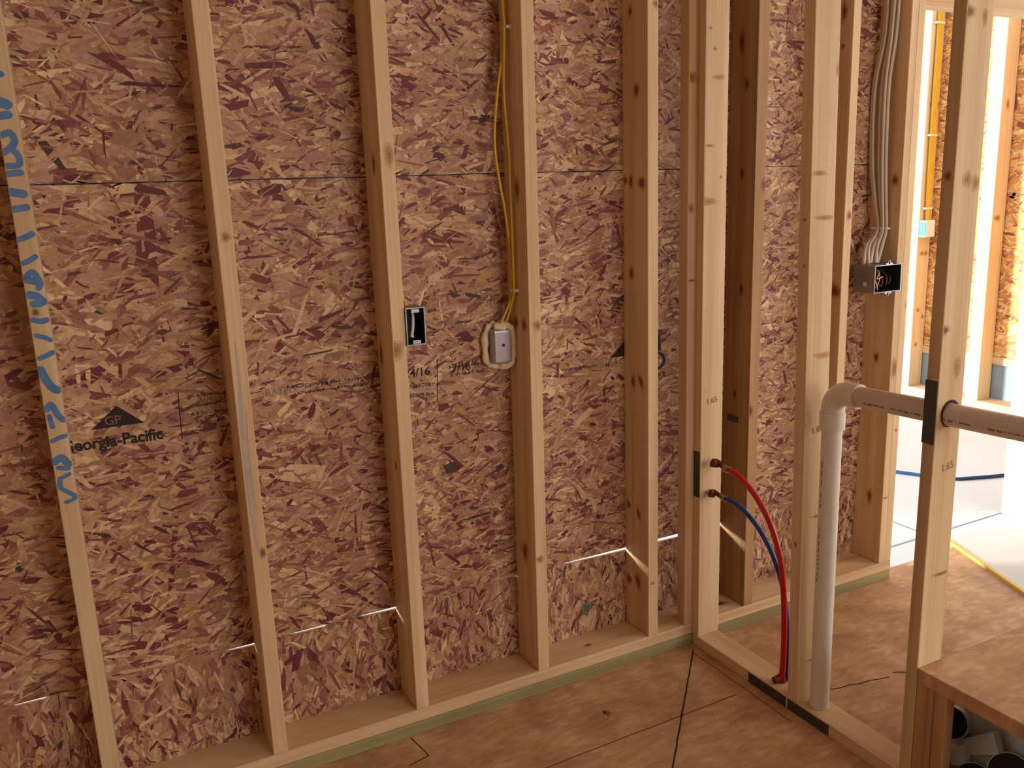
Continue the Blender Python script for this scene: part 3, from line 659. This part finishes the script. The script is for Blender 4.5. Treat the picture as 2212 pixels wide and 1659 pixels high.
mb = MB(); mb.tube(smooth_path([(.030, .040, .094), (.026, .018, .075), (.022, .012, .045), (.016, .010, .022)], 6), .0042, 10); mb.tube(smooth_path([(.016, .010, .024), (.024, .02, .018), (.030, .03, .02)], 5), .0022, 8)
mb.build('white_cable', WHT, b1)
cable('yellow_cable', 'short end of yellow cable entering the small device box', [(1.2885, -.055, 1.33), (1.291, -.060, 1.30), (1.298, -.075, 1.265), (1.304, -.090, 1.2325)], YEL, .0038)

b2 = open_box('double_switch_box', 'open double steel box with loose wires below the white cables', 3.005, 3.1385, -.150, -.060, 1.128, 1.224)
for zq, s in ((.098, 1), (-.002, -1)):
    mb = MB(); mb.box(.052, .086, -.001, .002, zq-.004, zq+.004); mb.tube([(.069, -.001, zq+.008*s), (.069, .003, zq+.008*s)], .006, 10); mb.box(.066, .072, -.001, .002, min(zq, zq+.014*s), max(zq, zq+.014*s)); mb.build('mounting_ear', BOXS, b2)
mb = MB(); mb.tube([(-.0012, .040, .030), (.0005, .040, .030)], .008, 14); mb.build('knockout', GALV_D, b2)
def inner(name, pts, m, r): mb = MB(); mb.tube(smooth_path(pts, 6), r, 8); mb.build(name, m, b2)
inner('bare_wire', [(.020, .05, .085), (.030, .01, .075), (.015, .004, .050), (.045, .006, .055), (.060, .02, .05)], BEIGE, .0022)
inner('bare_wire', [(.026, .05, .088), (.034, .012, .066), (.030, .01, .03), (.02, .02, .012)], BEIGE, .002)
inner('red_wire', [(.036, .06, .085), (.050, .015, .050), (.040, .008, .022), (.026, .02, .04)], MAROON, .003)
inner('red_wire', [(.060, .06, .085), (.075, .02, .060), (.070, .01, .028), (.085, .03, .02)], MAROON, .003)
inner('black_wire', [(.080, .06, .085), (.095, .02, .055), (.085, .012, .03), (.07, .03, .02)], BLACK, .003)
inner('white_wire', [(.014, .05, .088), (.018, .012, .04), (.03, .012, .010)], WHT, .0022)

# bundle of white cables on the end stud
CG = 'white cables down the end stud'
tops = [-.030, -.044, -.058, -.071, -.084]
lab = ['leftmost white cable of the bundle, bowed farthest from the end stud', 'second white cable from the left in the bundle above the double box', 'middle white cable of the bundle above the double box',
       'second white cable from the right in the bundle above the double box', 'rightmost white cable of the bundle on the end stud']
for i in range(5):
    y = tops[i]; xo = 3.128-.006*(i % 2)
    yl = [-.008, -.022, -.044, -.064, -.074][i]; yb = [-.050, -.058, -.068, -.078, -.088][i]
    xend = [3.020, 3.036, 3.053, 3.072, 3.088][i]
    cable('white_cable', lab[i], [(xo, y, 2.49), (xo, y, 2.25), (xo, y, 2.10), (xo-.002, y+.004, 1.98), (xo-.014, yl, 1.83), (xo-.012, yl-.002, 1.60), (xo-.006, (yl+yb)/2, 1.45), (xo-.004, yb, 1.345),
          ((xo+xend)/2-.006, yb-.004, 1.285), (xend, -.088-.006*(i % 2), 1.2265)], WHT, .0052, group=CG)
mb = MB(); mb.bbox(-.020, 0, -.034, .034, -.004, .004, .0015); o = mb.build('cable_staple', STAPLE); o.location = (3.1382, -.060, 1.345); tag(o, 'white staple across the white cables above the double box', 'staple', 'white cable staples')

# ------------------------------------------------------------------ raised deck on the right
dk = tag(empty('raised_deck', (PX, -1.0, 0)), 'low wooden deck at the lower right, butted against the nearest partition stud', 'deck')
def rel(x, y, z): return (x-PX, y+1.0, z)
mb = MB(); mb.bbox(0, .87, -1.3, .0165, .308, .345, .003); mb.build('deck_board', FLOOR_OSB, dk)
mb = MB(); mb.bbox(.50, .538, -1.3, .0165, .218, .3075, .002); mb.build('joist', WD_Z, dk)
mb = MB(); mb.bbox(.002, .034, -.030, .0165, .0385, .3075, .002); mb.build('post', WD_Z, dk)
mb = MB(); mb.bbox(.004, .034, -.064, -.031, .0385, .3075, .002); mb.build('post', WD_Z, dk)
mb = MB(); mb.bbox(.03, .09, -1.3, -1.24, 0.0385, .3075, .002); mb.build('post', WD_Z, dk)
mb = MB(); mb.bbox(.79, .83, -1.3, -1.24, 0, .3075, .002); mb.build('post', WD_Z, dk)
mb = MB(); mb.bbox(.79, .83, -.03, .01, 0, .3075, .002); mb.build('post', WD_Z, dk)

# crumpled sheet-metal duct with round black openings, under the deck
du = tag(empty('metal_duct', (2.392, -1.05, 0)), 'galvanised sheet-metal duct pieces with black round openings under the deck', 'duct')
mb = MB()
mb.hexa([(-.05, -.40, .001), (.26, -.40, .001), (.26, .10, .001), (-.05, .10, .001)], [(.03, -.40, .26), (.26, -.40, .26), (.26, .10, .22), (.02, .10, .20)])
mb.build('duct_body', GALV_D, du)
mb = MB()
mb.hexa([(-.055, .095, .03), (-.052, -.01, .085), (-.03, -.01, .085), (-.03, .095, .03)], [(-.040, .085, .075), (-.040, .005, .130), (-.02, .005, .130), (-.02, .085, .075)])
mb.build('crumpled_flap', GALV, du)
mb = MB(); mb.hexa([(-.045, .012, .10), (-.042, -.085, .16), (-.02, -.085, .16), (-.02, .012, .10)], [(-.030, .02, .135), (-.030, -.06, .200), (-.01, -.06, .200), (-.01, .02, .135)]); mb.build('crumpled_flap', GALV_D, du)
for c, r_, ax in (((-.035, .046, .168), .040, (-.9, -.2, .35)), ((-.055, -.040, .060), .046, (-.85, -.3, .45)), ((-.04, -.115, .125), .050, (-.85, -.3, .45))):
    a = Vector(ax).normalized(); C0 = Vector(c)
    mb = MB(); mb.tube([tuple(C0-a*.05), tuple(C0)], r_, 28); oo = mb.build('collar', GALV_D, du)
    mb = MB(); mb.tube([tuple(C0-a*.01), tuple(C0+a*.0012)], r_*.95, 28); mb.build('round_opening', FLEX, oo)

# ------------------------------------------------------------------ beyond the opening
mb = MB(); mb.box(4.190, 4.2045, -.1285, .074, -.0005, HEAD); tag(mb.build('trim_1', mat('white_jamb_board', S(236, 236, 232), .6)), kind='structure')
XF, XBK = 5.82, 5.96
fw = tag(empty('wall_far', (XBK, 0, 0)), kind='structure')
def FXF(u, v, h=0): return (-h, u, v)
mb = MB(); mb.box(.002, .16, -.0, 6, 0, .282); mb.build('foundation', STEM, fw)
strand_sheet('sheathing_sheet', fw, FXF, .06, 4.5, .335, 2.95, .011, 77, per_m2=1900, big=1.4, pal=GOLD_LIT)
mb = MB(); mb.box(-.012, .13, .0, 6, .283, .334); mb.build('sill', W_Y, fw)
board('bottom_plate', 'sunlit bottom plate of the far stud wall, seen above the pipe', 'bottom plate', W_Y, XF, XBK-.001, .06, 4.5, -.002, .048)
GF = 'studs of the far wall beyond the opening'
def fstud(label, y0, y1, m=WP_Z, kn=()):
    mb = MB(); mb.bbox(0, XBK-XF-.013, y0, y1, 0, 2.85, .002); cy = (y0+y1)/2
    for u, z, a_, b_ in kn: knot(mb, lambda uu, vv, h=0: (uu, y0-h, vv), u, z, a_, b_, (.6, .4, .28))
    mb.v = [(v[0], v[1]-cy, v[2]) for v in mb.v]
    o = mb.build('far_wall_stud', m); o.location = (XF, cy, .0485); return tag(o, label, 'stud', GF)
fstud('far stud with yellow cables and a blue box on it, seen through the opening', 1.872, 1.922, WP_Z, [(.05, 1.95, .010, .012), (.11, 1.95, .010, .014), (.05, .95, .012, .010), (.09, .95, .012, .010), (.05, .55, .01, .01), (.10, .5, .01, .01), (.05, .3, .01, .01)])
fstud('left stud of the far sunlit pair between blown-out boards', 1.3805, 1.425, WP_Z)
fstud('right stud of the far sunlit pair between blown-out boards', 1.336, 1.380, WP_Z, [(.06, 1.9, .010, .02), (.05, 1.2, .02, .012)])
fstud('far stud hidden partly by the doorway, right of the sunlit pair', .86, .90, WP_Z)
fstud('far stud hidden behind the end stud, left of the cabled one', 2.36, 2.40, WP_Z)
yc = 1.870
for i, (dx, lb) in enumerate(((.045, 'front one of the three yellow cables on the far stud'), (.062, 'middle one of the three yellow cables on the far stud'), (.080, 'back one of the three yellow cables on the far stud'))):
    cable('yellow_cable', lb, [(XF+dx, yc-.008, 2.85), (XF+dx+.003, yc-.010, 2.5), (XF+dx-.002, yc-.012, 2.0), (XF+dx+.002, yc-.010, 1.6), (XF+dx*.5+.028, yc-.012, 1.3), (XF+dx*.4+.034, yc-.014, 1.232)], YEL, .009, group='yellow cables on the far stud')
for z_, lb in ((2.52, 'white staple at the top of the far yellow cables'), (1.80, 'white staple halfway down the far yellow cables'), (1.31, 'white staple just above the far blue box')):
    mb = MB(); mb.bbox(-.04, .04, -.022, .002, -.006, .006, .002); o = mb.build('cable_staple', STAPLE); o.location = (XF+.062, yc, z_); tag(o, lb, 'staple', 'white cable staples')
fb = tag(empty('outlet_box', (XF+.004, yc, 1.115)), 'small blue and white outlet box on the far cabled stud', 'electrical box')
mb = MB(); mb.bbox(0, .09, -.055, -.0005, 0, .115, .004); mb.build('box_body', mat('pale_grey_plastic', S(214, 220, 224), .5), fb)
mb = MB(); mb.bbox(-.002, .001, -.052, -.004, .01, .105, .0006); mb.build('blue_front', STICK_B, fb)

# hose across the slab, board with a yellow edge on the floor
cable('garden_hose', 'thin blue hose lying across the pale slab', [(3.9, 1.35, .006), (4.1, 1.0, .006), (4.275, .701, .006), (4.40, .494, .006), (4.50, .44, .006), (4.69, .375, .006), (5.0, .30, .006), (5.4, .12, .006)], HOSE, .0085, cat='hose')
mb = MB(); P_ = [(3.700, -.030), (4.19, -.025), (4.19, -1.5), (3.07, -1.5)]
mb.hexa([(x-3.7, y+.03, 0) for x, y in P_], [(x-3.7, y+.03, .012) for x, y in P_])
bd = mb.build('loose_board', GYP); bd.location = (3.7, -.03, .0005); tag(bd, 'pale grey board lying on the floor just inside the opening', 'board')
mb = MB(); d_ = Vector((3.07-3.70, -1.5+.03, 0)).normalized(); q = Vector((d_.y, -d_.x, 0))*.014
a_ = Vector((0, 0, 0)); b_2 = d_*1.59
if q.x > 0: q = -q
mb.hexa([tuple(a_+q), tuple(b_2+q), tuple(b_2), tuple(a_)], [tuple(v+Vector((0, 0, .014))) for v in (a_+q, b_2+q, b_2, a_)])
st = mb.build('edge_strip', YSTRIP, bd); st['label'] = 'yellow edge strip'
